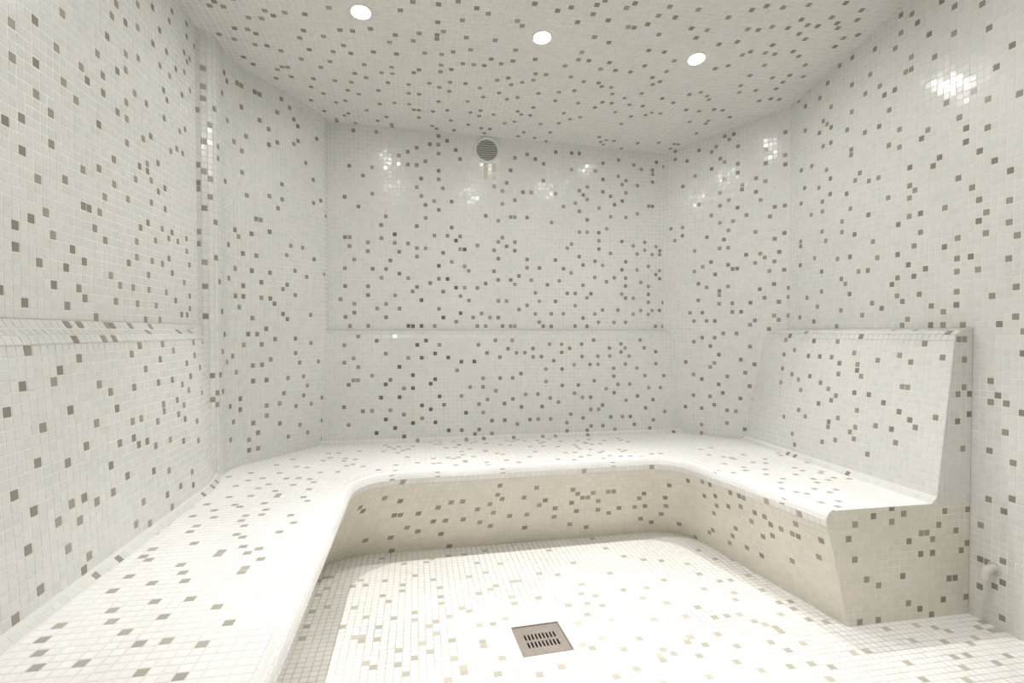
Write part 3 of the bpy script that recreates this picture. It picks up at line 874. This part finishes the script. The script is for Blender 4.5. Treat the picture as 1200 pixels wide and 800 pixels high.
# ------------------------------------------------------------------ downlights
M_RING = mat_basic('white_lamp_trim', (0.85, 0.85, 0.83), 0.35)
M_LENS = emis('lamp_glass', (1.0, 0.99, 0.975), 285.0)
def downlight(x, y, label, watts=LAMP_W):
    p = world(np.array([x, y, float(ceil_z(x, y))]))
    e = 0.02
    n = np.cross([e, 0, float(ceil_z(x + e, y) - ceil_z(x, y))], [0, e, float(ceil_z(x, y + e) - ceil_z(x, y))])
    n = Vector(-n / np.linalg.norm(n))
    o = empty('recessed_downlight', tuple(p))
    o.rotation_euler = n.to_track_quat('Z', 'Y').to_euler()       # +Z out of the ceiling
    tag(o, label, 'light', 'recessed ceiling downlights')
    V, F = lathe([(0.046, -0.002), (0.046, 0.003), (0.043, 0.006), (0.038, 0.006), (0.034, 0.002), (0.033, -0.004)])
    r = link('trim_ring', mesh_np('trim_ring', V, F), o, M_RING)
    V, F = lathe([(0.034, -0.002), (0.03, 0.002), (0.02, 0.005), (0.0, 0.007)])
    link('lens', mesh_np('lens', V, F), o, M_LENS)
    for pl in r.data.polygons: pl.use_smooth = True
    L = bpy.data.lights.new('lamp_light', 'SPOT')
    L.energy = watts
    L.color = (1.0, 0.992, 0.985)
    L.spot_size = math.radians(LAMP_CONE)
    L.spot_blend = LAMP_BLEND
    L.shadow_soft_size = 0.014
    lo = bpy.data.objects.new('lamp_light', L)
    C.objects.link(lo)
    lo.parent = o
    lo.location = (0, 0, 0.035)
    lo.rotation_euler = (math.pi, 0, 0)
    # hang straight down whatever the ceiling's slope
    return o
downlight(*LAMPS[0], 'glowing round downlight in the ceiling above the seat of the long bench arm')
downlight(*LAMPS[1], 'glowing round downlight in the middle of the ceiling row, out from the vent')
downlight(*LAMPS[2], 'glowing round downlight in the ceiling above the short bench arm')
for q_, t_ in zip(LAMPS2, ('over the long bench arm', 'at the middle of the room', 'towards the wall with the steam outlet')):
    downlight(*q_, 'round downlight in the entrance row of the ceiling, ' + t_, LAMP_W2)

# ------------------------------------------------------------------ vent
M_VENT = mat_basic('vent_plastic', (0.78, 0.78, 0.75), 0.45)
M_SLAT = mat_basic('vent_slat_grey', (0.50, 0.505, 0.47), 0.5)
M_VIN = mat_basic('vent_inside', (0.25, 0.25, 0.23), 0.8)
vp = world(np.array([0.652, YB_UP, 1.705]))
vent = empty('air_vent', tuple(vp))
vent.rotation_euler = (math.pi / 2, 0, 0)
tag(vent, 'round grey slatted air vent high on the end wall under the ceiling', 'vent')
V, F = lathe([(0.078, 0.0), (0.078, 0.010), (0.074, 0.014), (0.068, 0.014), (0.065, 0.010), (0.064, 0.002)], 56)
ro = link('rim', mesh_np('rim', V, F), vent, M_VENT)
for pl in ro.data.polygons: pl.use_smooth = True
V, F = lathe([(0.066, 0.002), (0.0, 0.002)], 48)
link('back_plate', mesh_np('back_plate', V, F), vent, M_VIN)
for k in range(9):
    yy = -0.054 + k * 0.0135
    wd = 2 * math.sqrt(0.0645 ** 2 - yy ** 2)
    V, F = box(0, 0, 0, wd, 0.0088, 0.0022)
    so = link('slat', mesh_np('slat', V, F), vent, M_SLAT)
    so.location = (0, yy, 0.0075)
    so.rotation_euler = (math.radians(-18), 0, 0)

# ------------------------------------------------------------------ drain
M_STEEL = mat_basic('drain_steel', (0.42, 0.375, 0.335), 0.42, 0.12, 40.0, metallic=0.55)
M_HOLE = mat_basic('drain_dark', (0.012, 0.010, 0.009), 0.9)
dp = world(np.array([DRAIN_C[0], DRAIN_C[1], FLOOR]))
drain = empty('floor_drain', tuple(dp))
drain.rotation_euler = (0, 0, DRAIN_A)
tag(drain, 'square metal floor drain grate with two rows of slots', 'drain')
hs = DRAIN_H * S
def holed_plate(h, slots, z0, z1):
    xs = sorted({-h, h} | {v for s_ in slots for v in (s_[0], s_[1])})
    ys = sorted({-h, h} | {v for s_ in slots for v in (s_[2], s_[3])})
    inh = lambda x, y: any(a < x < b and c < y < d for a, b, c, d in slots)
    V, F = [], []
    nx, ny = len(xs), len(ys)
    id_ = lambda i, j, t: (i * ny + j) * 2 + t
    for x in xs:
        for y in ys:
            V += [(x, y, z0), (x, y, z1)]
    solid = lambda i, j: 0 <= i < nx - 1 and 0 <= j < ny - 1 and not inh((xs[i] + xs[i + 1]) / 2, (ys[j] + ys[j + 1]) / 2)
    for i in range(nx - 1):
        for j in range(ny - 1):
            if not solid(i, j): continue
            F.append((id_(i, j, 1), id_(i + 1, j, 1), id_(i + 1, j + 1, 1), id_(i, j + 1, 1)))
            F.append((id_(i, j, 0), id_(i, j + 1, 0), id_(i + 1, j + 1, 0), id_(i + 1, j, 0)))
            for di, dj, a, b in ((-1, 0, (i, j + 1), (i, j)), (1, 0, (i + 1, j), (i + 1, j + 1)),
                                 (0, -1, (i, j), (i + 1, j)), (0, 1, (i + 1, j + 1), (i, j + 1))):
                if not solid(i + di, j + dj):
                    F.append((id_(*a, 0), id_(*b, 0), id_(*b, 1), id_(*a, 1)))
    return V, F
slots = []
for row in (0.21, -0.30):
    for k in range(9):
        xc = (-0.60 + k * 0.15) * hs
        yc = row * hs + 0.0
        slots.append((xc - 0.0032, xc + 0.0032, yc - 0.19 * hs, yc + 0.19 * hs))
V, F = holed_plate(hs * 0.965, slots, -0.006, -0.0015)
link('grate', mesh_np('grate', V, F), drain, M_STEEL)
fr = []
V, F = [], []
for (cx, cy, sx, sy) in ((0, hs * 0.985, 2 * hs, hs * 0.03), (0, -hs * 0.985, 2 * hs, hs * 0.03),
                         (hs * 0.985, 0, hs * 0.03, 1.94 * hs), (-hs * 0.985, 0, hs * 0.03, 1.94 * hs)):
    v_, f_ = box(cx, cy, -0.004, sx, sy, 0.012)
    k = len(V); V += v_; F += [tuple(i + k for i in q_) for q_ in f_]
link('frame', mesh_np('frame', V, F), drain, M_STEEL)
V, F = box(0, 0, -0.05, 2 * hs, 2 * hs, 0.08)
link('sump', mesh_np('sump', V, [F[0]] + F[2:]), drain, M_HOLE)

# ------------------------------------------------------------------ steam outlet on the right wall
M_OUT = mat_basic('outlet_plastic', (0.62, 0.60, 0.55), 0.4)
op = world(np.array([XR_UP, 2.415, -1.335]))
out = empty('steam_outlet', tuple(op))
tag(out, 'small pale steam outlet spout low on the side wall by the bench end', 'steam outlet')
# elbow: out of the wall, then bent down
path = [(0.0, 0, 0.0), (-0.02, 0, 0.0), (-0.034, 0, -0.004), (-0.042, 0, -0.014), (-0.044, 0, -0.03)]
V, F = [], []
seg = 20
for i, p in enumerate(path):
    a = Vector(path[max(i - 1, 0)]); b = Vector(path[min(i + 1, len(path) - 1)])
    t = (b - a).normalized(); side = Vector((0, 1, 0)); up = t.cross(side)
    for k in range(seg):
        an = 2 * math.pi * k / seg
        v = Vector(p) + side * math.cos(an) * 0.0145 + up * math.sin(an) * 0.0145
        V.append(tuple(v))
for i in range(len(path) - 1):
    for k in range(seg):
        F.append((i * seg + k, i * seg + (k + 1) % seg, (i + 1) * seg + (k + 1) % seg, (i + 1) * seg + k))
so = link('spout', mesh_np('spout', V, F), out, M_OUT)
for pl in so.data.polygons: pl.use_smooth = True
V, F = lathe([(0.0, 0.004), (0.024, 0.004), (0.027, 0.0)], 32)
fo = link('flange', mesh_np('flange', V, F), out, M_OUT)
fo.rotation_euler = (0, -math.pi / 2, 0)
V, F = lathe([(0.014, 0.0), (0.0, 0.0)], 24)
ho = link('opening', mesh_np('opening', V, F), out, M_HOLE)
ho.location = (-0.044, 0, -0.0285)
